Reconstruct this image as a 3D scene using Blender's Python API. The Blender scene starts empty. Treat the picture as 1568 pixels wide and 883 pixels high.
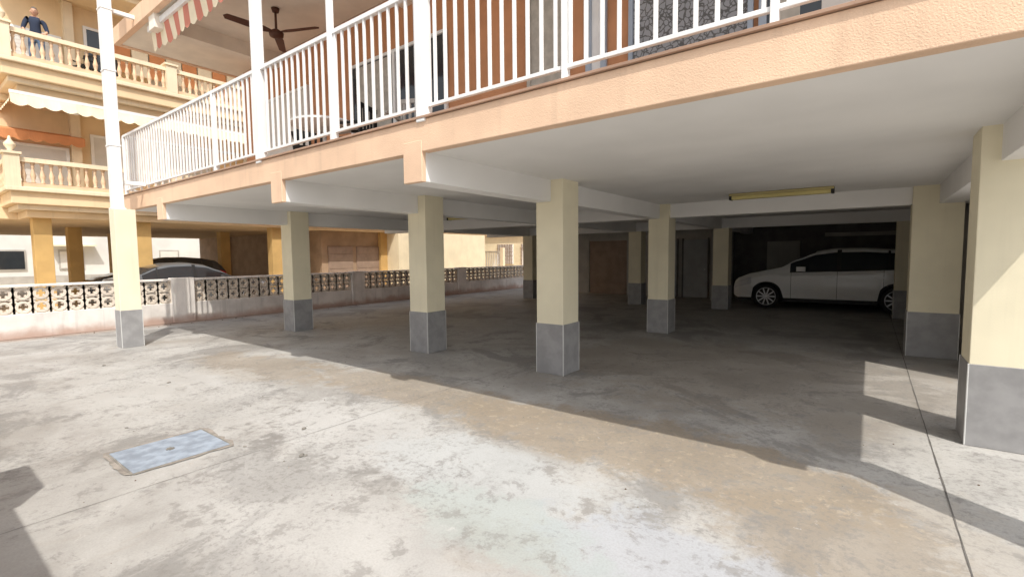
import bpy, math, random
from mathutils import Vector, Matrix
random.seed(4)
S=bpy.context.scene
S.view_settings.view_transform='Standard'; S.view_settings.look='None'; S.view_settings.exposure=0; S.view_settings.gamma=1
COL=S.collection
# ------------------------------------------------------------ materials
class NT:
    def __init__(s,m):
        m.use_nodes=True; s.n=m.node_tree.nodes; s.l=m.node_tree.links; s.n.clear()
        s.out=s.n.new('ShaderNodeOutputMaterial'); s.b=s.n.new('ShaderNodeBsdfPrincipled')
        s.l.new(s.b.outputs[0],s.out.inputs[0]); s.tc=s.n.new('ShaderNodeTexCoord'); s.co=s.tc.outputs['Object']
    def put(s,inp,v):
        if isinstance(v,bpy.types.NodeSocket): s.l.new(v,inp)
        else: inp.default_value=v
    def math(s,op,a,b=0.0,clamp=False):
        n=s.n.new('ShaderNodeMath'); n.operation=op; n.use_clamp=clamp; s.put(n.inputs[0],a); s.put(n.inputs[1],b); return n.outputs[0]
    def noise(s,scale,detail=4,rough=.55,vec=None,dist=0):
        n=s.n.new('ShaderNodeTexNoise'); n.inputs['Scale'].default_value=scale; n.inputs['Detail'].default_value=detail
        n.inputs['Roughness'].default_value=rough; n.inputs['Distortion'].default_value=dist
        s.l.new(vec or s.co,n.inputs['Vector']); return n.outputs['Fac']
    def mr(s,v,a,b,c=0.0,d=1.0,smooth=True):
        n=s.n.new('ShaderNodeMapRange'); n.interpolation_type='SMOOTHSTEP' if smooth else 'LINEAR'
        s.put(n.inputs[0],v)
        for i,x in enumerate((a,b,c,d)): n.inputs[i+1].default_value=x
        return n.outputs[0]
    def mix(s,f,a,b,mode='MIX'):
        n=s.n.new('ShaderNodeMix'); n.data_type='RGBA'; n.blend_type=mode; s.put(n.inputs[0],f)
        for i,x in ((6,a),(7,b)):
            if isinstance(x,tuple): n.inputs[i].default_value=(*x[:3],1)
            else: s.l.new(x,n.inputs[i])
        return n.outputs[2]
    def vmath(s,op,a,b):
        n=s.n.new('ShaderNodeVectorMath'); n.operation=op; s.put(n.inputs[0],a); s.put(n.inputs[1],b)
        return n.outputs['Value'] if op=='LENGTH' else n.outputs[0]
    def bump(s,h,strength=.3,dist=.01):
        n=s.n.new('ShaderNodeBump'); n.inputs['Strength'].default_value=strength; n.inputs['Distance'].default_value=dist
        s.l.new(h,n.inputs['Height']); s.l.new(n.outputs[0],s.b.inputs['Normal'])
    def ell(s,x0,y0,a,b,nz,k=.8,hi=1.15,lo=.7):
        v=s.vmath('SUBTRACT',s.co,(x0,y0,0)); v=s.vmath('MULTIPLY',v,(1/a,1/b,0)); d=s.vmath('LENGTH',v,(0,0,0))
        d=s.math('ADD',d,s.math('MULTIPLY',s.math('SUBTRACT',nz,.5),k)); return s.mr(d,hi,lo)
def M(name,c,rough=.7,var=.12,scale=3,bump=0,bscale=60,bdist=.004,metal=0,spec=.3,dirt=None,coat=0,streak=0):
    m=bpy.data.materials.new(name); t=NT(m)
    n1=t.noise(scale,3); f=t.mr(n1,.3,.7)
    dk=tuple(x*(1-var) for x in c); lt=tuple(min(1,x*(1+var*.6)) for x in c)
    col=t.mix(f,dk,lt)
    if streak:
        st=t.noise(1.0,3,.65,vec=t.vmath('MULTIPLY',t.co,(9,9,.5)))
        col=t.mix(t.math('MULTIPLY',t.mr(st,.52,.75),streak),col,tuple(x*.55 for x in c))
    if dirt:
        z=t.n.new('ShaderNodeSeparateXYZ'); t.l.new(t.co,z.inputs[0])
        dz=t.math('ADD',z.outputs[2],t.math('MULTIPLY',t.math('SUBTRACT',t.noise(2.5,4),.5),dirt[2]))
        mk=t.math('MULTIPLY',t.mr(dz,dirt[1],dirt[0]),.8)
        col=t.mix(mk,col,dirt[3])
    t.put(t.b.inputs['Base Color'],col)
    t.b.inputs['Roughness'].default_value=rough; t.b.inputs['Metallic'].default_value=metal
    t.b.inputs['Specular IOR Level'].default_value=spec; t.b.inputs['Coat Weight'].default_value=coat
    if bump: t.bump(t.noise(bscale,2,.6),bump,bdist)
    return m
white=M('white_paint',(.82,.82,.81),.45,.05,4)
ceilm=M('ceiling_paint',(.85,.835,.81),.8,.07,.7,bump=.15,bscale=30,streak=0)
cream=M('cream_paint',(.81,.745,.56),.75,.06,1.5,bump=.25,bscale=110,streak=.12)
peach=M('peach_stucco',(.80,.56,.39),.85,.08,2,bump=.6,bscale=110,bdist=.006,streak=.2)
terra=M('terracotta_wall',(.56,.27,.14),.85,.12,2,bump=.4,bscale=60)
tile=M('grey_tile',(.31,.305,.305),.45,.14,6,bump=.06,bscale=30)
trim=M('tile_trim',(.6,.6,.58),.4,.05)
floort=M('terrace_tile',(.42,.27,.19),.5,.15)
nwall=M('ochre_stucco',(.78,.60,.38),.85,.08,1.2,bump=.3,streak=.12)
nmould=M('ochre_moulding',(.80,.67,.48),.8,.08,1.5,bump=.2,streak=.25)
npale=M('pale_cream_stucco',(.78,.68,.48),.85,.08,1.5,bump=.2,streak=.2)
ncol=M('ochre_column',(.58,.38,.15),.8,.12,1.5)
bal=M('baluster_stone',(.70,.51,.34),.8,.15,3)
wallw=M('whitewashed_wall',(.74,.70,.66),.85,.18,1.6,bump=.5,bscale=25,dirt=(.02,.26,.40,(.42,.27,.21)),streak=.45)
latt=M('breeze_block',(.70,.62,.53),.85,.15,4,bump=.3,streak=.2)
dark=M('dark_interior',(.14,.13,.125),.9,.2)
greyw=M('grey_wall',(.42,.40,.37),.85,.15,1.5,bump=.2,streak=.2)
brownd=M('brown_door',(.32,.235,.18),.6,.15,3)
brownw=M('brown_wall',(.38,.27,.18),.8,.15,2)
glass=M('window_glass',(.03,.035,.04),.06,.1,spec=.7)
bluegl=M('window_frame_blue',(.36,.42,.50),.4,.08)
black=M('black_plastic',(.02,.02,.02),.5,.1)
rubber=M('tyre_rubber',(.025,.025,.025),.85,.2)
alloy=M('alloy',(.55,.55,.56),.3,.05,metal=.8)
carwh=M('car_paint_white',(.82,.82,.81),.25,.03,coat=.6)
cargr=M('car_paint_silver',(.13,.14,.15),.28,.03,coat=.6,metal=.2)
carbk=M('car_paint_dark',(.04,.045,.055),.25,.05,coat=.6)
lampg=M('headlight_glass',(.6,.62,.65),.1,.05,spec=.7)
redl=M('tail_light',(.35,.02,.02),.2,.05)
awn=M('awning_cream',(.80,.70,.52),.9,.08)
awo=M('awning_orange',(.62,.27,.12),.9,.08)
awr=M('awning_red',(.58,.22,.16),.9,.08)
shut=M('roller_shutter',(.66,.64,.60),.6,.05)
wood=M('fan_wood',(.10,.04,.025),.5,.2)
cloth=M('grey_curtain',(.46,.43,.38),.9,.15,8)
lens_=M('lamp_diffuser',(.62,.53,.22),.4,.08)
iron=M('cover_rim',(.24,.225,.20),.8,.3,12,bump=.5)
grout=M('cover_surround',(.30,.27,.24),.9,.3,9,bump=.6,bscale=30)
cover=M('manhole_blue_grey',(.29,.335,.40),.7,.25,9,bump=.5,bscale=45)
skin=M('skin',(.55,.32,.22),.6,.06); shirt=M('navy_shirt',(.03,.04,.07),.9,.1); jeans=M('jeans',(.16,.24,.38),.9,.2,12); hairm=M('grey_hair',(.12,.11,.10),.8,.2); eyem=M('eye',(.05,.04,.03),.3,.1)
leafm=M('foliage',(.07,.11,.035),.8,.5,3); bark=M('bark',(.12,.08,.05),.9,.3)
roofm=M('clay_roof',(.42,.17,.09),.85,.25,6,bump=.4,bscale=15)
wfar=M('far_white_wall',(.66,.66,.64),.85,.1,.5)
def pattern_mat():
    m=bpy.data.materials.new('patterned_screen'); t=NT(m)
    v=t.n.new('ShaderNodeTexVoronoi'); v.inputs['Scale'].default_value=16; v.feature='DISTANCE_TO_EDGE'
    nz=t.n.new('ShaderNodeTexNoise'); nz.inputs['Scale'].default_value=9; t.l.new(t.co,nz.inputs['Vector'])
    t.l.new(t.vmath('ADD',t.co,t.vmath('MULTIPLY',nz.outputs['Color'],(.12,.12,.12))),v.inputs['Vector'])
    f=t.mr(v.outputs['Distance'],.05,.12); t.put(t.b.inputs['Base Color'],t.mix(f,(.11,.11,.11),(.30,.31,.33))); t.b.inputs['Roughness'].default_value=.8; return m
patm=pattern_mat()
def concrete():
    m=bpy.data.materials.new('stained_concrete'); t=NT(m)
    nM=t.noise(1.1,6,.66,dist=.5); nF=t.noise(9,5,.72); nS=t.noise(3.2,6,.75,dist=.4)
    nP=t.noise(.75,7,.66,vec=t.vmath('ADD',t.co,(13,7,0)),dist=.9); nX=t.noise(75,2,.65)
    c=t.mix(t.mr(nM,.34,.66),(.315,.303,.288),(.44,.43,.412))
    c=t.mix(t.math('MULTIPLY',t.mr(nP,.38,.30),.6),c,(.36,.325,.285))
    c=t.mix(t.math('MULTIPLY',t.mr(nP,.51,.60),.8),c,(.235,.228,.218))
    nb=t.math('ADD',t.math('MULTIPLY',nM,.35),t.math('ADD',t.math('MULTIPLY',nS,.4),t.math('MULTIPLY',nF,.25)))
    for (x,y,a,b,s) in ((-1.6,3.75,2.2,.65,.85),(.4,3.1,1.3,.6,.65),(-4.4,3.8,2.2,.5,.65),(-7.2,3.3,1.6,.6,.6),(-1.2,7.0,3.2,2.2,.4)):
        c=t.mix(t.math('MULTIPLY',t.ell(x,y,a,b,nb,3.2),s),c,(.30,.248,.188))
    cr=t.math('MULTIPLY',t.ell(-2.5,3.7,4.2,.6,nb,2.0),t.mr(nF,.55,.62)); c=t.mix(t.math('MULTIPLY',cr,.55),c,(.45,.375,.28))
    for (x,y,a,b,s,col) in ((-3.6,2.6,1.3,.6,.7,(.50,.495,.485)),(-2.2,2.6,1.1,.5,.7,(.455,.47,.475)),(-.8,2.35,.75,.42,.7,(.40,.42,.46)),(-1.75,2.15,.8,.3,.55,(.37,.415,.40)),(-6.8,2.1,2.4,.9,.5,(.50,.495,.48)),(-3.0,1.5,1.5,.5,.35,(.49,.485,.475)),(.8,4.4,.6,1.5,.5,(.50,.49,.47))):
        c=t.mix(t.math('MULTIPLY',t.ell(x,y,a,b,nb,4.2),s),c,col)
    sc=t.math('MULTIPLY',t.mr(nS,.51,.59),t.mr(nF,.45,.57)); c=t.mix(t.math('MULTIPLY',sc,.55),c,(.21,.20,.19))
    sc2=t.math('MULTIPLY',t.mr(t.noise(24,4,.7),.51,.6),t.mr(nP,.40,.55)); c=t.mix(t.math('MULTIPLY',sc2,.45),c,(.20,.19,.18))
    pale=t.mr(nF,.36,.30); c=t.mix(t.math('MULTIPLY',pale,.4),c,(.56,.55,.53))
    c=t.mix(t.math('MULTIPLY',t.mr(nX,.35,.7),.18),c,(.19,.18,.17))
    sx=t.n.new('ShaderNodeSeparateXYZ'); t.l.new(t.co,sx.inputs[0])
    c=t.mix(t.mr(sx.outputs[0],-14.0,-14.3),c,(.52,.43,.32))
    gr=t.mr(t.math('ADD',sx.outputs[0],t.math('MULTIPLY',nS,.6)),-12.9,-13.55); c=t.mix(t.math('MULTIPLY',gr,t.mr(sx.outputs[0],-14.3,-14.0,0,.7)),c,(.26,.17,.12))
    t.put(t.b.inputs['Base Color'],c)
    t.put(t.b.inputs['Roughness'],t.mr(nM,.3,.7,.5,.8)); t.b.inputs['Specular IOR Level'].default_value=.35
    t.bump(t.noise(30,3,.8),.35,.006)
    return m
conc=concrete()
# ------------------------------------------------------------ mesh builder
class MB:
    def __init__(s): s.v=[];s.f=[];s.m=[];s.mats=[];s.sm=[]
    def mi(s,m):
        if m not in s.mats: s.mats.append(m)
        return s.mats.index(m)
    def add(s,vs,fs,m,smooth=False,T=None):
        o=len(s.v); k=s.mi(m)
        s.v+= [tuple(T@Vector(v)) for v in vs] if T else [tuple(v) for v in vs]
        for f in fs: s.f.append([i+o for i in f]); s.m.append(k); s.sm.append(smooth)
    def box(s,x0,x1,y0,y1,z0,z1,m,T=None):
        if x0>x1:x0,x1=x1,x0
        if y0>y1:y0,y1=y1,y0
        if z0>z1:z0,z1=z1,z0
        v=[(x0,y0,z0),(x1,y0,z0),(x1,y1,z0),(x0,y1,z0),(x0,y0,z1),(x1,y0,z1),(x1,y1,z1),(x0,y1,z1)]
        s.add(v,[(0,3,2,1),(4,5,6,7),(0,1,5,4),(1,2,6,5),(2,3,7,6),(3,0,4,7)],m,False,T)
    def lathe(s,prof,m,T=None,n=10,smooth=True):
        vs=[];fs=[]
        for r,z in prof:
            for i in range(n): a=2*math.pi*i/n; vs.append((r*math.cos(a),r*math.sin(a),z))
        for j in range(len(prof)-1):
            for i in range(n): fs.append((j*n+i,j*n+(i+1)%n,(j+1)*n+(i+1)%n,(j+1)*n+i))
        fs.append(tuple(range(n))[::-1]); fs.append(tuple((len(prof)-1)*n+i for i in range(n)))
        s.add(vs,fs,m,smooth,T)
    def obj(s,name,parent=None,bevel=0):
        me=bpy.data.meshes.new(name); me.from_pydata(s.v,[],s.f)
        for m in s.mats: me.materials.append(m)
        me.polygons.foreach_set('material_index',s.m); me.polygons.foreach_set('use_smooth',s.sm); me.update()
        o=bpy.data.objects.new(name,me); COL.objects.link(o)
        if parent: o.parent=parent
        if bevel:
            b=o.modifiers.new('b','BEVEL'); b.width=bevel; b.segments=2; b.limit_method='ANGLE'
        return o
def empty(name,loc=(0,0,0),rz=0):
    o=bpy.data.objects.new(name,None); COL.objects.link(o); o.location=loc; o.rotation_euler=(0,0,rz); return o
Tr=Matrix.Translation
# ------------------------------------------------------------ ground
g=MB(); g.add([(-300,-300,0),(300,-300,0),(300,300,0),(-300,300,0)],[(0,1,2,3)],conc); ground=g.obj('ground')
jm=M('joint_dark',(.15,.14,.13),.9,.3)
j=MB()
def joint(x,w,wob,along='y',a=-.3,b=18.5):
    y=a; pts=[]
    while y<b: pts.append((x+random.uniform(-wob,wob),y,w*random.uniform(.6,1.3))); y+=.12
    vs=[];fs=[]
    for (p,q,ww) in pts:
        if along=='y': vs+=[(p-ww/2,q,.004),(p+ww/2,q,.004)]
        else: vs+=[(q,p+ww/2,.006),(q,p-ww/2,.006)]
    for i in range(len(pts)-1): fs.append((2*i,2*i+1,2*i+3,2*i+2))
    j.add(vs,fs,jm)
joint(.46,.008,.001); joint(-4.02,.004,.003); joint(-8.5,.004,.003)
joint(9.15,.006,.002,'x',-13.4,1.4); joint(13.8,.006,.002,'x',-13.4,1.4)
j.obj('expansion_joint',ground)
# manhole
X0,X1,Y0,Y1=-4.96,-4.33,1.05,1.76
mh=MB()
n=40; vs=[]; cx,cy=(X0+X1)/2,(Y0+Y1)/2
def sq(a,hw,hh):
    c,s_=math.cos(a),math.sin(a); k=min(hw/max(abs(c),1e-6),hh/max(abs(s_),1e-6)); return cx+c*k,cy+s_*k
for i in range(n):
    a=2*math.pi*i/n; x,y=sq(a,.315+random.uniform(.01,.045),.355+random.uniform(.01,.045)); vs.append((x,y,.0065))
mh.add(vs,[tuple(range(n))],grout)
mh.box(X0,X1,Y0,Y0+.012,.0,.009,iron);mh.box(X0,X1,Y1-.012,Y1,.0,.009,iron)
mh.box(X0,X0+.012,Y0+.012,Y1-.012,.0,.009,iron);mh.box(X1-.012,X1,Y0+.012,Y1-.012,.0,.009,iron)
mh.box(X0+.018,X1-.018,Y0+.018,Y1-.018,0,.012,cover)
mh.box(-4.67,-4.61,1.385,1.415,.012,.020,iron); mh.box(-4.655,-4.625,1.37,1.43,.012,.018,iron)
mh.obj('manhole_cover',bevel=.002)
for (x,y,r) in ((-4.18,2.32,.022),(-3.62,1.98,.024),(-3.60,2.0,.014),(-7.2,2.2,.02),(-5.6,1.35,.012),(-4.2,1.8,.012),(-9.2,2.0,.02)):
    p=MB(); p.lathe([(r*.5,0),(r,.3*r),(r*.9,.8*r),(r*.4,1.1*r)],iron,Tr((x,y,0))@Matrix.Rotation(r*90,4,'Z')@Matrix.Diagonal((1.3,.8,.8,1)),7,False); p.obj('pebble')
gr=MB()
for _ in range(260):
    x=random.uniform(-12,1.3); y=random.uniform(.6,9); r=random.uniform(.003,.008)
    if random.random()<.4: x=random.uniform(-13.75,-13.3); y=random.uniform(0,18); r*=2.2
    gr.lathe([(r,0),(r*.8,r*.6),(r*.2,r*.8)],random.choice((iron,grout,bark)),Tr((x,y,0)),5,False)
gr.obj('grit',ground)
# ------------------------------------------------------------ our building
B=empty('apartment_building')
FY=3.13; XL=-12.17; XR=1.55; CZ=2.58; BZ=2.30
s=MB(); s.box(XL+.03,XR-.03,FY+.05,19.3,CZ,2.855,ceilm); s.obj('ceiling_slab',B)
s=MB()
s.box(XL,XR,FY,FY+.10,CZ-.006,2.865,peach)
s.box(XL,XL+.1,FY+.10,19.3,CZ-.006,2.865,peach); s.box(XR-.1,XR,FY+.10,19.3,CZ-.006,2.865,peach)
beams=[(-10.30,-10.03),(-6.19,-5.93),(-3.63,-3.38),(.80,1.06)]
for a,b in beams: s.box(a-.004,b+.004,FY-.004,FY+.05,BZ-.003,CZ+.1,peach)
s.obj('balcony_fascia',B,.006)
s=MB(); s.box(XL-.02,XR+.02,FY-.025,5.4,2.868,2.89,floort); s.obj('terrace_floor',B,.003)
s=MB()
for a,b in beams: s.box(a,b,FY+.05,19.2,BZ,CZ+.05,ceilm)
for (y0,y1) in ((9.55,9.83),(14.5,14.78)): s.box(XL+.12,XR-.12,y0,y1,BZ+.012,CZ+.05,ceilm)
s.obj('ceiling_beams',B,.006)
def column(x0,x1,y0,y1,top,th=.68,name='column'):
    c=MB(); c.box(x0+.008,x1-.008,y0+.008,y1-.008,th-.01,top,cream)
    c.box(x0,x1,y0,y1,0,th,tile)
    w=.010;e=.003
    for (cx,cy) in ((x0,y0),(x1,y0),(x0,y1),(x1,y1)):
        sx=1 if cx==x0 else -1; sy=1 if cy==y0 else -1
        c.box(cx-sx*e,cx+sx*w,cy-sy*e,cy+sy*w,0,th+.002,trim)
    c.obj(name,B,.006)
cw=.43
for yi,y in ((0,5.38),(1,9.46),(2,14.5)):
    for x in (-9.90,-5.76,-3.19):
        column(x-cw,x,y,y+cw,CZ+.01)
column(.675,1.30,5.32,5.76,CZ+.01)
column(.49,1.09,9.46,9.90,CZ+.01)
column(.49,1.09,14.5,14.93,CZ+.01)
column(-11.02,-10.70,2.60,2.93,2.49)
column(1.36,1.62,3.20,3.46,CZ-.01)
s=MB(); s.box(-11.0,-10.8,2.63,2.79,2.47,9.6,white); s.box(-11.02,-10.78,2.61,2.81,2.49,2.52,white)
for z in (3.6,4.9,5.95): s.box(-11.01,-10.79,2.62,2.80,z,z+.03,white)
s.box(-10.93,-10.87,2.79,FY+.02,5.95,6.02,white); s.box(-10.93,-10.87,2.79,FY+.02,2.95,3.02,white)
s.obj('corner_pole',B,.008)
s=MB(); 
for x,w in ((-6.47,.13),(-3.37,.11)): s.box(x-w/2,x+w/2,FY-.02,FY+.09,2.84,5.86,white)
s.box(-4.85,-4.79,FY+.0,FY+.06,2.89,5.86,white)
s.box(1.40,1.52,FY,FY+.1,2.84,5.86,white)
s.obj('terrace_posts',B,.006)
# railing
r=MB(); yr=FY+.03
r.box(XL+.06,XR-.06,yr-.005,yr+.045,4.03,4.075,white); r.box(XL+.06,XR-.06,yr+.002,yr+.036,2.975,3.005,white)
x=XL+.1
while x<XR-.08: r.box(x,x+.026,yr+.006,yr+.032,3.005,4.03,white); x+=.128
for x in (-12.1,-7.9,-4.82,-1.86,-.48,.92): r.box(x-.022,x+.022,yr-.01,yr+.05,2.89,4.05,white); r.box(x-.05,x+.05,yr-.03,yr+.07,2.89,2.90,white)
y=FY+.16
r.box(XL+.06,XL+.1,FY+.1,5.4,4.03,4.075,white); r.box(XL+.065,XL+.095,FY+.1,5.4,2.975,3.005,white)
while y<5.4: r.box(XL+.067,XL+.093,y,y+.026,3.005,4.03,white); y+=.125
r.obj('white_railing',B,.003)
# upper body
s=MB()
soff=M('upper_soffit',(.84,.78,.68),.8,.06)
s.box(XL+.03,XR-.03,FY+.05,19.3,5.86,6.14,soff)
s.box(XL,XR,FY,FY+.10,5.84,6.15,peach); s.box(XL,XL+.1,FY+.10,19.3,5.84,6.15,peach); s.box(XR-.1,XR,FY+.1,19.3,5.84,6.15,peach)
for a,b in beams: s.box(a,b,FY+.04,5.4,5.60,5.87,soff)
s.box(XL+.05,XR-.05,FY+.05,19.3,9.1,9.5,peach)
s.obj('upper_slab',B,.006)
s=MB()
s.box(-11.75,XR-.1,5.4,19.2,2.86,5.85,terra); s.box(-11.75,XR-.1,5.4,19.2,6.14,9.1,terra); s.obj('terracotta_walls',B)
s=MB(); yw=5.39
def fr(x0,x1,z0,z1,fm,im,t=.05):
    s.box(x0,x1,yw-.05,yw,z0,z0+t,fm); s.box(x0,x1,yw-.05,yw,z1-t,z1,fm)
    s.box(x0,x0+t,yw-.05,yw,z0+t,z1-t,fm); s.box(x1-t,x1,yw-.05,yw,z0+t,z1-t,fm); s.box(x0+t,x1-t,yw-.02,yw,z0+t,z1-t,im)
fr(-7.6,-5.2,2.9,5.0,white,glass); s.box(-6.42,-6.36,yw-.06,yw-.02,2.95,4.95,white)
s.box(-7.4,-6.5,yw-.03,yw-.021,2.97,4.93,cloth)
fr(-3.72,-3.12,2.9,5.6,cloth,cloth); fr(-2.85,-2.58,2.9,5.6,bluegl,white,.07); fr(-2.3,-1.0,2.9,4.95,bluegl,patm); fr(-.95,1.3,2.9,5.1,bluegl,glass,.07)
for q in range(5): s.box(-.85+q*.42,-.6+q*.42,yw-.03,yw-.021,2.98,5.02,shut if q%2 else cloth)
fr(-10.9,-9.0,2.9,5.0,white,shut)
s.obj('terrace_windows',B,.004)
s=MB(); n=16; xa=-10.6; wv=.21
for i in range(n):
    x0=xa+i*wv; m=awr if i%2 else awn; k=6; top=[];bot=[]
    for q in range(k+1):
        xx=x0+wv*q/k; top.append((xx,FY+.16,5.72)); bot.append((xx,FY+.20+.02*math.sin(xx*5),5.40-.05*math.sin(math.pi*q/k)))
    s.add(top+bot,[(q,q+1,k+2+q,k+1+q) for q in range(k)],m)
s.box(xa-.05,xa+n*wv+.05,FY+.12,FY+.24,5.70,5.80,white)
s.obj('striped_awning',B)
fc=Vector((-8.3,4.4,5.45)); f=MB()
f.lathe([(.02,.02),(.02,.40)],wood,Tr(fc)); f.lathe([(.05,.34),(.07,.40)],wood,Tr(fc)); f.lathe([(.04,-.09),(.11,-.06),(.12,.0),(.05,.05)],wood,Tr(fc),16)
for i in range(3):
    T=Tr(fc)@Matrix.Rotation(math.radians(25+120*i),4,'Z')@Matrix.Rotation(math.radians(14),4,'X')
    f.add([(.08,-.03,0),(.25,-.085,0),(.78,-.06,0),(.82,.0,0),(.78,.06,0),(.25,.07,0),(.08,.03,0),
           (.08,-.03,.012),(.25,-.085,.012),(.78,-.06,.012),(.82,.0,.012),(.78,.06,.012),(.25,.07,.012),(.08,.03,.012)],
          [(6,5,4,3,2,1,0),(7,8,9,10,11,12,13)]+[(q,(q+1)%7,(q+1)%7+7,q+7) for q in range(7)],wood,False,T)
f.obj('ceiling_fan')
def chair(loc,rz,m):
    c=MB(); T=Tr(loc)@Matrix.Rotation(rz,4,'Z')
    for x in (-.22,.22):
        for y in (-.22,.22): c.box(x-.015,x+.015,y-.015,y+.015,0,.47 if y<0 else .95,m,T)
    c.box(-.24,.24,-.24,.24,.44,.48,m,T)
    for q in range(5): c.box(-.2+q*.09,-.16+q*.09,.21,.23,.5,.93,m,T)
    c.box(-.24,.24,.2,.24,.9,.96,m,T)
    for x in (-.24,.24): c.box(x-.02,x+.02,-.22,.22,.66,.69,m,T)
    c.obj('terrace_chair')
chair((-7.4,4.4,2.89),1.0,black); chair((-6.3,4.5,2.89),-1.2,black); chair((-5.2,4.6,2.89),.4,greyw)
t=MB(); t.lathe([(.5,.72),(.5,.75)],white,Tr((-6.8,4.3,2.89)),20,False); t.lathe([(.2,0),(.03,.05),(.03,.72)],white,Tr((-6.8,4.3,2.89)),10); t.obj('terrace_table')
# garage back
s=MB()
s.box(-10.0,-4.3,18.0,19.2,0,CZ,greyw)
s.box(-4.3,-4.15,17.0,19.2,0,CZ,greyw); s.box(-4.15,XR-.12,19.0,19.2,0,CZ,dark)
s.box(XR-.16,XR-.04,7.75,19.2,0,CZ,greyw)
s.obj('garage_walls',B)
s=MB(); s.box(-9.35,-7.7,17.93,17.995,0,2.15,brownd)
for q in range(5): s.box(-9.3,-7.75,17.915,17.93,.08+q*.42,.44+q*.42,brownd)
s.box(-9.45,-9.35,17.9,17.995,0,2.25,greyw);s.box(-7.7,-7.6,17.9,17.995,0,2.25,greyw);s.box(-9.35,-7.7,17.9,17.995,2.15,2.25,greyw)
s.obj('garage_door',B,.004)
s=MB()
md=M('metal_door',(.34,.355,.37),.5,.1)
for x in (-6.6,-5.5): s.box(x,x+.85,17.94,17.995,0,2.1,md); s.box(x+.74,x+.78,17.90,17.94,1.0,1.05,alloy); s.box(x-.05,x,17.92,17.995,0,2.16,dark); s.box(x+.85,x+.90,17.92,17.995,0,2.16,dark)
s.obj('service_door',B,.004)
s=MB(); s.box(-1.2,1.35,18.86,18.99,2.12,2.24,greyw); s.lathe([(.03,0),(.03,2.5)],greyw,Tr((-4.0,18.8,0)),8)
s.box(-2.9,-1.9,18.93,18.99,0,2.0,greyw); s.box(-2.2,-2.15,18.9,18.93,1.0,1.05,alloy)
s.obj('utility_pipes',B)
lb_=M('lamp_body',(.45,.38,.18),.5,.1)
def fix(x,y,name='fluorescent_lamp'):
    c=MB(); c.box(x,x+1.45,y,y+.16,CZ-.045,CZ-.004,lb_); c.box(x+.03,x+1.42,y+.02,y+.14,CZ-.10,CZ-.045,lens_)
    for xx in (x+.0,x+1.41): c.box(xx,xx+.04,y+.005,y+.155,CZ-.105,CZ-.003,black)
    c.obj(name,None,.008)
fix(-1.9,8.55); fix(-8.4,8.55)
# ------------------------------------------------------------ breeze-block wall
BW=empty('breeze_block_wall'); wx0,wx1=-14.0,-13.82
pl=MB(); ymin,ymax=-10.8,20.2
pl.box(wx0,wx1,ymin,ymax,0,.50,wallw); 
pl.obj('plinth',BW,.01)
piers=[4.4+5.15*k for k in range(-3,4)]
pr=MB()
for y in piers: pr.box(wx0-.03,wx1+.03,y,y+.5,0,1.12,wallw)
pr.obj('piers',BW,.015)
cap=MB()
for k in range(len(piers)-1): cap.box(wx0-.015,wx1+.015,piers[k]+.5,piers[k+1],1.05,1.10,wallw)
cap.obj('coping',BW,.01)
lb=MB(); 
def ring(cy,cz,ro,ri,a0,a1,n):
    vs=[];fs=[]
    xa,xb=wx0+.05,wx1-.04
    for i in range(n+1):
        a=a0+(a1-a0)*i/n; c,sn=math.cos(a),math.sin(a)
        for x_,r_ in ((xb,ro),(xb,ri),(xa,ri),(xa,ro)): vs.append((x_,cy+r_*c,cz+r_*sn))
    for i in range(n):
        for q in range(4): fs.append((i*4+q,i*4+(q+1)%4,(i+1)*4+(q+1)%4,(i+1)*4+q))
    lb.add(vs,fs,latt)
h=.275
for k in range(len(piers)-1):
    y0=piers[k]+.5; y1=piers[k+1]; n=round((y1-y0)/h); d=(y1-y0)/n
    if y1<-1: continue
    for i in range(n):
        for rr in range(2):
            cy=y0+d*(i+.5); cz=.5+h*(rr+.5)
            ring(cy,cz,.124,.076,0,2*math.pi,14)
            for sy in (-1,1):
                lb.box(wx0+.06,wx1-.05,cy+sy*d/2-.017,cy+sy*d/2+.017,cz-h/2,cz+h/2,latt)
            lb.box(wx0+.062,wx1-.052,cy-d/2+.018,cy+d/2-.018,cz-h/2-.0,cz-h/2+.022,latt)
            for a in (0.785,2.356,3.927,5.498):
                T=Tr((0,cy,cz))@Matrix.Rotation(a,4,'X'); lb.box(wx0+.064,wx1-.054,.045,.18,-.018,.018,latt,T)
lb.obj('lattice',BW)
s=MB(); s.box(-7.5,-1.8,-.65,-.47,0,2.25,wallw); s.box(-7.5,-1.8,-.68,-.44,2.25,2.30,wallw); s.box(-3.6,-3.0,-.7,-.42,2.30,2.72,wallw); s.obj('shadow_caster_wall',None,.01)  # unseen wall with raised block, added behind camera to cast the lower-left ground shadow
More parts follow.
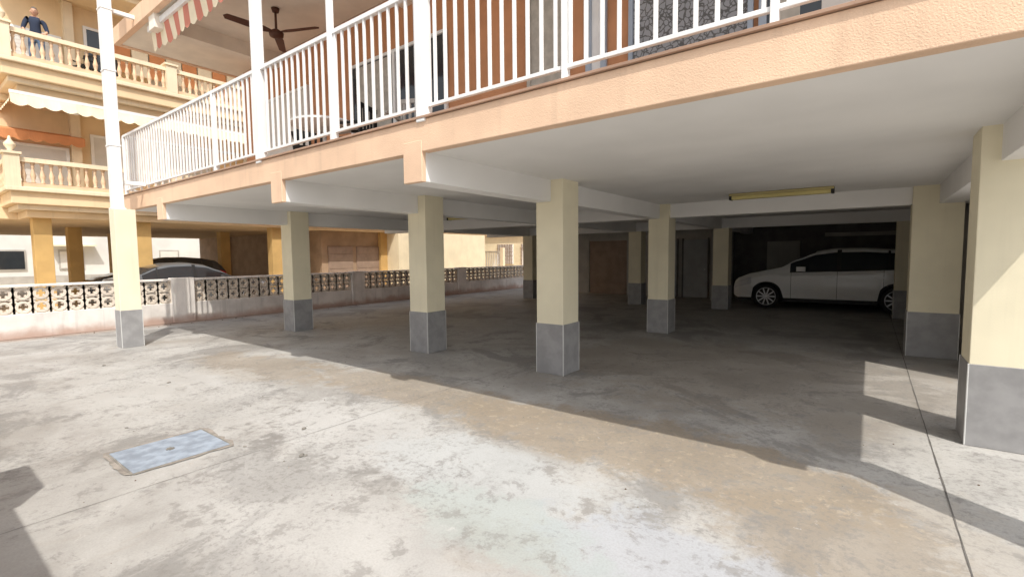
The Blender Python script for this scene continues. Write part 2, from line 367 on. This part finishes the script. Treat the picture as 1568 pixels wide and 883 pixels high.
# ------------------------------------------------------------ neighbour building
N=empty('neighbour_building'); Xf=-18.6; Yf=2.35; Xw=-20.6
def slab(mb,T):
    for (o,z0,z1,m) in ((.10,-.12,0,nmould),(0,-.46,-.12,nwall),(-.13,-.60,-.46,nmould),(-.32,-.80,-.60,nwall)):
        mb.box(Xw+.3,Xf+o,Yf-o,24,T+z0,T+z1,m)
    mb.box(-33,Xw+.29,-4,24,T-.795,T-.003,nwall)
s=MB()
for T in (3.6,7.03,10.45): slab(s,T)
s.obj('balcony_slabs',N,.02)
s=MB()
for T in (3.6,7.03):
    s.box(-32,Xw,-3.5,23.5,T,T+2.64,nwall)
s.obj('facade_walls',N)
prof=[(.05,0),(.05,.04),(.03,.06),(.058,.17),(.062,.22),(.035,.34),(.026,.42),(.045,.46),(.03,.49),(.05,.52),(.05,.56)]
s=MB()
for T in (3.6,7.03):
    xb=Xf-.06; 
    s.box(xb-.08,xb+.08,Yf-.02,23,T,T+.12,bal); s.box(xb-.09,xb+.09,Yf-.02,23,T+.68,T+.80,nmould)
    s.box(Xw,xb-.09,Yf-.02,Yf+.14,T,T+.12,bal); s.box(Xw,xb-.09,Yf-.03,Yf+.15,T+.68,T+.80,nmould)
    y=Yf+.28
    while y<16:
        s.lathe(prof,bal,Tr((xb,y,T+.12)),8); y+=.19
    x=Xw+.1
    while x<xb-.2: s.lathe(prof,bal,Tr((x,Yf+.06,T+.12)),8); x+=.19
    for y in (Yf+.06,Yf+3.9,Yf+7.8,Yf+11.7):
        s.box(xb-.15,xb+.15,y-.15,y+.15,T,T+.86,nmould); s.box(xb-.19,xb+.19,y-.19,y+.19,T+.86,T+.92,nmould)
        if y<4: s.lathe([(.11,0),(.05,.05),(.12,.16),(.12,.22),(.04,.33),(.02,.42)],nmould,Tr((xb,y,T+.92)),12)
s.obj('balustrade',N)
s=MB()
def nwin(y0,y1,z0,z1,m,frm=white):
    s.box(Xw,Xw+.06,y0-.08,y1+.08,z0-.08,z0,frm); s.box(Xw,Xw+.06,y0-.08,y1+.08,z1,z1+.08,frm); s.box(Xw,Xw+.06,y0-.08,y0,z0,z1,frm); s.box(Xw,Xw+.06,y1,y1+.08,z0,z1,frm); s.box(Xw,Xw+.03,y0,y1,z0,z1,m)
for T in (3.6,7.03):
    nwin(1.6,3.9,T+.1,T+1.45,shut); 
    for q in range(12): s.box(Xw+.03,Xw+.036,1.62,3.88,T+.14+q*.11,T+.22+q*.11,shut)
    nwin(4.6,5.3,T+.05,T+2.0,shut if T<5 else glass)
    for y in (6.3,9.4,12.5): nwin(y,y+1.7,T+.3,T+2.0,shut); 
    s.box(Xw,Xw+.25,4.02,4.25,T,T+2.6,nmould)
for q in range(9):
    s.box(Xw+.3,Xw+.32,5.2+q*.5,5.66+q*.5,7.85,9.0,awo if q%2==0 else awn)
s.obj('windows_and_shutters',N)
s=MB()
def valance(x,y0,y1,zt,zb,m,w=.32,lean=.1):
    y=y0
    while y<y1:
        k=6; top=[];bot=[]
        for q in range(k+1): yy=y+w*q/k; top.append((x-lean,yy,zt)); bot.append((x+.03*math.sin(yy*4),yy,zb-.07*math.sin(math.pi*q/k)))
        s.add(top+bot,[(q,q+1,k+2+q,k+1+q) for q in range(k)],m); y+=w
valance(Xf-.12,2.5,9.6,6.20,5.88,awn,.34); s.box(Xf-.30,Xf-.2,2.5,9.6,6.14,6.225,white)
valance(Xw+.55,1.4,4.0,5.40,5.18,awo,lean=.0); 
s.add([(Xw,1.4,5.55),(Xw+.55,1.4,5.40),(Xw+.55,4.28,5.40),(Xw,4.28,5.55)],[(0,1,2,3)],awo)
x=Xf-.3
while x>Xw: 
    top=[];bot=[]
    for q in range(7): xx=x-.3*q/6; top.append((xx,2.65,6.28)); bot.append((xx,2.5,6.0-.07*math.sin(math.pi*q/6)))
    s.add(top+bot,[(q,q+1,8+q,7+q) for q in range(6)],awn); x-=.3
s.obj('awnings',N)
s=MB()
for T in (6.23,9.65): s.lathe([(.02,-.22),(.09,-.2),(.13,-.1),(.12,0)],white,Tr((-19.6,4.0,T)),12)
s.obj('balcony_ceiling_lamps',N)
s=MB()
for (x,y) in ((-19.3,3.0),(-19.3,5.4),(-19.3,9.8),(-24,4.6),(-24,9.8),(-24,14.4),(-29,2.5),(-29,7.0),(-29,12),(-24,-.5),(-21.0,-2.0)):
    s.box(x-.2,x+.2,y-.2,y+.2,0,2.82,ncol)
s.obj('columns',N,.01)
s=MB(); s.box(-33,-19.7,12.1,15.6,0,2.8,brownw); s.box(-33,-18.62,15.6,22.2,0,2.805,npale)
for y in (12.4,13.9): 
    s.box(-19.7,-19.66,y,y+1.3,0,2.1,brownd)
    for q in range(6): s.box(-19.66,-19.645,y+.03,y+1.27,.05+q*.34,.36+q*.34,brownd)
s.box(-19.75,-19.5,15.2,15.6,0,2.8,ncol)
s.obj('ground_floor_walls',N,.01)
# ------------------------------------------------------------ far background
s=MB(); s.box(-52,-46,-30,40,0,5.6,wfar)
for y in range(-28,38,3):
    s.box(-46,-45.93,y-.08,y+1.28,.9,2.3,greyw); s.box(-45.93,-45.90,y,y+1.2,1.0,2.2,glass if y%2 else shut)
    if y%4==0: s.box(-46,-45.2,y-.6,y+1.9,2.55,2.65,awo if y%8 else awn)
s.box(-46,-45.9,-30,40,0,.5,greyw)
s.box(-52.3,-45.6,-30.2,40.2,5.6,5.9,roofm)
s.obj('distant_white_building')
s=MB(); s.box(-40,-12,31,37,0,3.6,npale); s.box(-40.4,-11.6,30.6,37.4,3.6,3.85,roofm)
s.add([(-40.4,30.6,3.85),(-11.6,30.6,3.85),(-11.6,34,5.2),(-40.4,34,5.2),(-40.4,37.4,3.85),(-11.6,37.4,3.85)],[(0,1,2,3),(3,2,5,4)],roofm)
for x in (-24.6,-22.2,-19.9,-17):
    s.box(x,x+1.6,30.93,30.99,.9,2.5,white)
    for q in range(9): s.box(x+.05+q*.17,x+.10+q*.17,30.88,30.93,.9,2.5,brownd)
    for q in range(6): s.box(x,x+1.6,30.86,30.88,.95+q*.3,.99+q*.3,brownd)
s.obj('tile_roofed_house')
s=MB(); 
for q in range(30): s.box(-24+q*.16,-23.95+q*.16,24.5,24.54,.1,1.9,white)
s.box(-24.1,-19.2,24.48,24.56,.15,.22,white); s.box(-24.1,-19.2,24.48,24.56,1.8,1.88,white); s.box(-24.3,-24.1,24.4,24.6,0,2.1,nmould); s.box(-19.2,-18.95,24.4,24.6,0,2.1,nmould)
s.obj('white_gate',None,.004)
s=MB(); s.box(-18.95,-2,26.5,26.7,0,1.9,wallw); s.obj('rear_garden_wall')
def tree(loc,hh,r,n=900):
    t=MB(); T=Tr(loc)
    t.lathe([(.16,0),(.12,hh*.5),(.05,hh*.8)],bark,T,8)
    cl=[(Vector((random.gauss(0,r*.45),random.gauss(0,r*.45),hh*.75+random.gauss(0,r*.35))),r*random.uniform(.3,.5)) for _ in range(11)]
    for c,_ in cl:
        a=Vector((0,0,hh*.45)); d=(c-a); q=d.to_track_quat('Z','Y').to_matrix().to_4x4()
        t.lathe([(.05,0),(.015,d.length)],bark,T@Tr(a)@q,5)
    for _ in range(n):
        c,cr=random.choice(cl); p=c+Vector((random.gauss(0,1),random.gauss(0,1),random.gauss(0,1))).normalized()*cr*random.uniform(.5,1.05)
        R=Matrix.Rotation(random.uniform(0,6.3),4,'Z')@Matrix.Rotation(random.uniform(0,3),4,'X'); z=random.uniform(.07,.14)
        t.add([(-z,0,0),(0,-z*.5,0),(z,0,0),(0,z*.5,0)],[(0,1,2,3)],leafm,False,T@Tr(p)@R)
    t.obj('tree')
tree((-43,21,0),3.6,1.5)
# ------------------------------------------------------------ cars
def interp(pts,x):
    if x<=pts[0][0]: return pts[0][1]
    for (a,b),(c,d) in zip(pts,pts[1:]):
        if x<=c:
            t=(x-a)/(c-a); t=t*t*(3-2*t)*.35+t*.65; return b+(d-b)*t
    return pts[-1][1]
SED=[(0,.56),(.04,.66),(.14,.74),(.5,.84),(1.1,.93),(1.35,.97),(1.75,1.20),(2.1,1.36),(2.5,1.42),(3.0,1.41),(3.4,1.32),(3.8,1.12),(4.05,1.0),(4.25,.97),(4.33,.85),(4.36,.70)]
def car(loc,rz,paint,sc=1.1,name='parked_car',top=None,belt=None):
    root=empty(name,loc,rz); root.scale=(sc,sc,sc)
    L=4.36;W=.895; sed=top is SED
    top=top or [(0,.60),(.04,.70),(.14,.80),(.45,.92),(.95,1.03),(1.15,1.08),(1.55,1.33),(1.95,1.51),(2.35,1.57),(2.9,1.575),(3.5,1.53),(3.9,1.45),(4.1,1.25),(4.25,1.02),(4.33,.85),(4.36,.70)]
    belt=belt or [(0,.55),(.15,.70),(.5,.82),(1.1,.93),(2.5,.98),(4.0,1.05),(4.25,.98),(4.36,.66)]
    if sed: belt=[(0,.52),(.15,.66),(.5,.76),(1.1,.86),(2.5,.90),(4.0,.94),(4.25,.90),(4.36,.66)]
    wid=[(0,.62),(.05,.72),(.2,.86),(.5,.96),(.9,1.0),(3.5,1.0),(4.0,.95),(4.25,.86),(4.33,.78),(4.36,.70)]
    wx=(.86,3.56); wr=.315; ar=.365
    seams=(1.42,2.40,3.30)
    ws=(1.36,2.05) if sed else (1.18,1.93); rw=(3.35,3.95) if sed else (3.96,4.22)
    xs=set([0,.02,.05,.09,.14,4.36,4.34,4.31,4.27])
    x=.18
    while x<4.25: xs.add(round(x,3)); x+=.045
    for q in seams: xs.add(q); xs.add(q+.008)
    xs=sorted(xs)
    low=[.0,.12,.3,.5,.7,.85,.95]; gr=[0,.06,.3,.6,.88,1.0]; roof=[.72,.4,0]
    rows=[]
    for x in xs:
        zt=interp(top,x); zb=interp(belt,x); zb=min(zb,zt-.04); w=W*interp(wid,x)
        z0=.20+ (.10*max(0,1-x/.12) if x<.12 else 0)+(.12*max(0,(x-4.2)/.16) if x>4.2 else 0)
        for c in wx:
            if abs(x-c)<ar: z0=max(z0,wr+math.sqrt(ar*ar-(x-c)**2))
        row=[]
        for t_ in low:
            z=z0+(zb-z0)*t_; hh=(z-.2)/.75; bulge=1-.10*max(0,(.35-hh))**1.0-.05*max(0,hh-.75)-(.0 if not(.60<hh<.66) else .006)
            row.append((w*bulge,z))
        g=zt-zb; lean=min(1,g/.5)
        for t_ in gr:
            z=zb+(g-.05*lean-.01)*t_; y=w*.985-w*.235*lean*(t_**1.2)
            row.append((y-.012,z+.004))
        ye,ze=row[-1]
        for k,t_ in enumerate(roof): row.append((ye*t_, zt+ (-.018*lean if k==0 else -.004*lean if k==1 else 0)))
        rows.append(row)
    R=len(rows[0]); nl=len(low); ng=len(gr)
    mb=MB(); vs=[]
    for x,row in zip(xs,rows):
        for (y,z) in row: vs.append((x,y,z))
        for (y,z) in row[:-1][::-1]: vs.append((x,-y,z))
    P=2*R-1
    bym={}
    def addf(m,f): bym.setdefault(m,[]).append(f)
    for i in range(len(xs)-1):
        xm=(xs[i]+xs[i+1])/2; g=interp(top,xm)-interp(belt,xm)
        seam=any(abs(xm-q-.004)<.005 for q in seams)
        for jx in range(P-1):
            jj=jx if jx<R-1 else P-2-jx
            m=paint
            if seam and 1<=jj<nl: m=black
            if jj<1: m=black
            if nl<=jj<nl+ng-1:
                k=jj-nl
                if g>.10 and 1.38<xm<3.98:
                    m=glass if 0<k<4 else black if k==0 else paint
                    if abs(xm-2.44)<.05 or abs(xm-3.40)<.03: m=black
                    if xm>3.80 and k>0: m=paint
            if jj>=nl+ng-1:
                if ws[0]<xm<ws[1]: m=glass
                elif rw[0]<xm<rw[1]: m=glass
            if .06<xm<.48 and 4<=jj<nl and interp(belt,xm)>.6: m=lampg
            if 4.02<xm<4.33 and 4<=jj<nl: m=redl
            addf(m,(i*P+jx,(i+1)*P+jx,(i+1)*P+jx+1,i*P+jx+1))
    mb.v+=vs
    for m,fs in bym.items():
        k=mb.mi(m)
        for f_ in fs: mb.f.append(list(f_)); mb.m.append(k); mb.sm.append(True)
    mb.f.append(list(range(P))); mb.m.append(mb.mi(black)); mb.sm.append(False)
    e=(len(xs)-1)*P; mb.f.append([e+q for q in range(P)][::-1]); mb.m.append(mb.mi(paint)); mb.sm.append(False)
    mb.obj('body',root)
    u=MB(); u.box(.15,4.2,-.60,.60,.22,.60,black)
    u.box(-.008,.03,-.45,.45,.34,.52,black); u.box(-.014,.0,-.25,.25,.36,.46,white)
    dz=-.08 if sed else 0
    for sy in (-1,1):
        u.box(1.55,1.75,sy*.90,sy*1.04,.98+dz,1.10+dz,paint)
        for hx in (2.15,3.12): u.box(hx,hx+.20,sy*.885,sy*.918,.83+dz,.86+dz,paint)
        u.box(1.3,3.15,sy*.86,sy*.905,.20,.26,black)
    u.obj('trim',root,.012)
    for cx in wx:
        for sy in (-1,1):
            w=MB(); T=Tr((cx,sy*.80,wr))@Matrix.Rotation(math.radians(-90*sy),4,'X')
            w.lathe([(.20,-.1),(.30,-.1),(wr,-.07),(wr,.05),(.30,.085),(.235,.085)],rubber,T,28)
            w.lathe([(.235,.05),(.235,.088),(.215,.088),(.205,.03),(.03,.03)],alloy,T,28); 
            w.lathe([(.205,.032),(.2,.034)],black,T,24,False)
            for q in range(10):
                TT=T@Matrix.Rotation(q*math.pi/5,4,'Z'); w.box(.03,.215,-.016,.016,.04,.095,alloy,TT)
            w.lathe([(.05,.03),(.05,.10),(.03,.105)],alloy,T,12)
            w.obj('wheel',root)
car((-3.32,16.45,0),0,carwh,1.1)
car((-18.0,8.6,0),math.radians(-88),cargr,1.04,top=SED)
car((-23.0,4.6,0),math.radians(90),carbk,1.06)
# ------------------------------------------------------------ person
def skinmesh(pts,edges,rad,name,sub=2):
    me=bpy.data.meshes.new(name); me.from_pydata(pts,edges,[]); o=bpy.data.objects.new(name,me); COL.objects.link(o)
    o.modifiers.new('s','SKIN'); sd=o.modifiers.new('u','SUBSURF'); sd.levels=sub; sd.render_levels=sub
    for i,r in enumerate(rad):
        v=me.skin_vertices[0].data[i]; v.radius=(r,r) if not isinstance(r,tuple) else r; v.use_root=(i==0)
    bpy.context.view_layer.update()
    dg=bpy.context.evaluated_depsgraph_get(); m2=bpy.data.meshes.new_from_object(o.evaluated_get(dg))
    bpy.data.objects.remove(o); return m2
def person(loc,rz):
    root=empty('man_on_balcony',loc,rz)
    P=[(0,0,.95),(0,0,1.12),(.01,0,1.32),(.0,0,1.45),(.02,0,1.54),
       (0,.18,1.40),(.06,.25,1.14),(.30,.20,.98),(0,-.18,1.40),(.06,-.25,1.14),(.30,-.20,.98),
       (0,.095,.90),(.02,.11,.50),(-.01,.12,.09),(.15,.13,.04),(0,-.095,.90),(.02,-.11,.50),(-.01,-.12,.09),(.15,-.13,.04)]
    E=[(0,1),(1,2),(2,3),(3,4),(3,5),(5,6),(6,7),(3,8),(8,9),(9,10),(0,11),(11,12),(12,13),(13,14),(0,15),(15,16),(16,17),(17,18)]
    R=[(.15,.12),(.15,.12),(.17,.125),(.09,.08),.055,.07,.048,.03,.07,.048,.03,.095,.06,.045,.04,.095,.06,.045,.04]
    m=skinmesh(P,E,R,'body')
    for q in (jeans,shirt,skin,black): m.materials.append(q)
    for p in m.polygons:
        c=p.center; p.use_smooth=True
        p.material_index=0 if c.z<.93 and c.x<.2 else 1
        if c.z>1.49 or (c.x>.15 and c.z>.9): p.material_index=2
        if c.z<.08: p.material_index=3
    o=bpy.data.objects.new('body',m); COL.objects.link(o); o.parent=root
    for sy in (-1,1):
        hp=[(.29,sy*.2,.985),(.36,sy*.19,.965)];he=[(0,1)];hr=[.028,.034]
        for k,(dy,l) in enumerate(((-.03,.07),(-.01,.08),(.012,.075),(.032,.06))):
            b=len(hp); hp+=[(.385,sy*.19+dy,.965),(.385+l*.6,sy*.19+dy*1.1,.955),(.385+l,sy*.19+dy*1.15,.93)]; he+=[(1,b),(b,b+1),(b+1,b+2)]; hr+=[.011,.009,.008]
        b=len(hp); hp+=[(.33,sy*.19-sy*.045,.96),(.37,sy*.19-sy*.07,.95)]; he+=[(0,b),(b,b+1)]; hr+=[.012,.009]
        m=skinmesh(hp,he,hr,'hand',1); m.materials.append(skin); o=bpy.data.objects.new('hand',m); COL.objects.link(o); o.parent=root
    h=MB(); c=Vector((.035,0,1.645)); vs=[];fs=[];n=20;mm=14
    for i in range(mm+1):
        th=math.pi*i/mm
        for k in range(n):
            ph=2*math.pi*k/n; x=math.sin(th)*math.cos(ph); y=math.sin(th)*math.sin(ph); z=math.cos(th)
            X=.098*x;Y=.076*y*(1-.18*max(0,-z));Z=.122*z
            if x>.85 and abs(y)<.28 and -.35<z<.12: X+=.022
            if x>.6 and z<-.75: X+=.01
            vs.append(c+Vector((X,Y,Z)))
    for i in range(mm):
        for k in range(n): fs.append((i*n+k,(i+1)*n+k,(i+1)*n+(k+1)%n,i*n+(k+1)%n))
    h.add(vs,fs,skin,True)
    hv=[]
    for v in vs: d=v-c; hv.append(c+Vector((d.x-.008,d.y,d.z+.004))*1.0+d*.07)
    hf=[f_ for f_ in fs if (lambda q:(q.z>.055 or (q.x<-.01 and q.z>-.05)))(sum((hv[a]-c for a in f_),Vector())/4)]
    h.add(hv,hf,hairm,True)
    for sy in (-1,1):
        h.lathe([(.002,-.011),(.011,0),(.002,.011)],eyem,Tr(c+Vector((.088,sy*.03,.005))),8)
        h.lathe([(.004,-.03),(.018,-.01),(.02,.015),(.004,.03)],skin,Tr(c+Vector((-.005,sy*.077,-.005))),8)
    h.box(c.x+.085,c.x+.093,-.022,.022,c.z-.062,c.z-.054,M('lips',(.35,.13,.11),.6))
    h.obj('head',root)
person((-19.06,3.16,7.03-.13),math.radians(-15))
chair((-19.7,4.3,7.03),.5,black); chair((-19.6,4.9,7.03),-.5,black)
# ------------------------------------------------------------ camera
f=731/1568
yaw=math.radians(36.8); p=math.radians(3.96); rho=.0098
Fh=Vector((-math.sin(yaw),math.cos(yaw),0)); r0=Vector((math.cos(yaw),math.sin(yaw),0)); Z=Vector((0,0,1))
F=Fh*math.cos(p)-Z*math.sin(p); U0=Fh*math.sin(p)+Z*math.cos(p)
Rr=r0*math.cos(rho)-U0*math.sin(rho); U=r0*math.sin(rho)+U0*math.cos(rho)
cd=bpy.data.cameras.new('cam'); cam=bpy.data.objects.new('camera',cd); COL.objects.link(cam)
cd.sensor_width=36; cd.lens=36*f; cd.clip_start=.05; cd.clip_end=1500
mtx=Matrix((Rr,U,-F)).transposed().to_4x4(); mtx.translation=Vector((0,0,1.6)); cam.matrix_world=mtx
S.camera=cam
# ------------------------------------------------------------ light
d=Vector((-.6,.39,-1)).normalized()
sl=bpy.data.lights.new('sun','SUN'); sl.energy=3.8; sl.angle=math.radians(.5); sl.color=(1,.95,.865)
so=bpy.data.objects.new('sun',sl); COL.objects.link(so); so.rotation_euler=d.to_track_quat('-Z','Y').to_euler(); so.location=(10,-10,20)
w=bpy.data.worlds.new('World'); S.world=w; w.use_nodes=True; nt=w.node_tree
sk=nt.nodes.new('ShaderNodeTexSky'); sk.sky_type='NISHITA'; sk.sun_disc=False; sk.dust_density=3.0
sk.sun_elevation=math.asin(-d.z); sk.sun_rotation=math.atan2(-d.x,-d.y)
hs=nt.nodes.new('ShaderNodeHueSaturation'); hs.inputs['Saturation'].default_value=.25; hs.inputs['Value'].default_value=1.45
bg=nt.nodes['Background']; bg.inputs[1].default_value=.15; nt.links.new(sk.outputs[0],hs.inputs['Color']); nt.links.new(hs.outputs[0],bg.inputs[0])
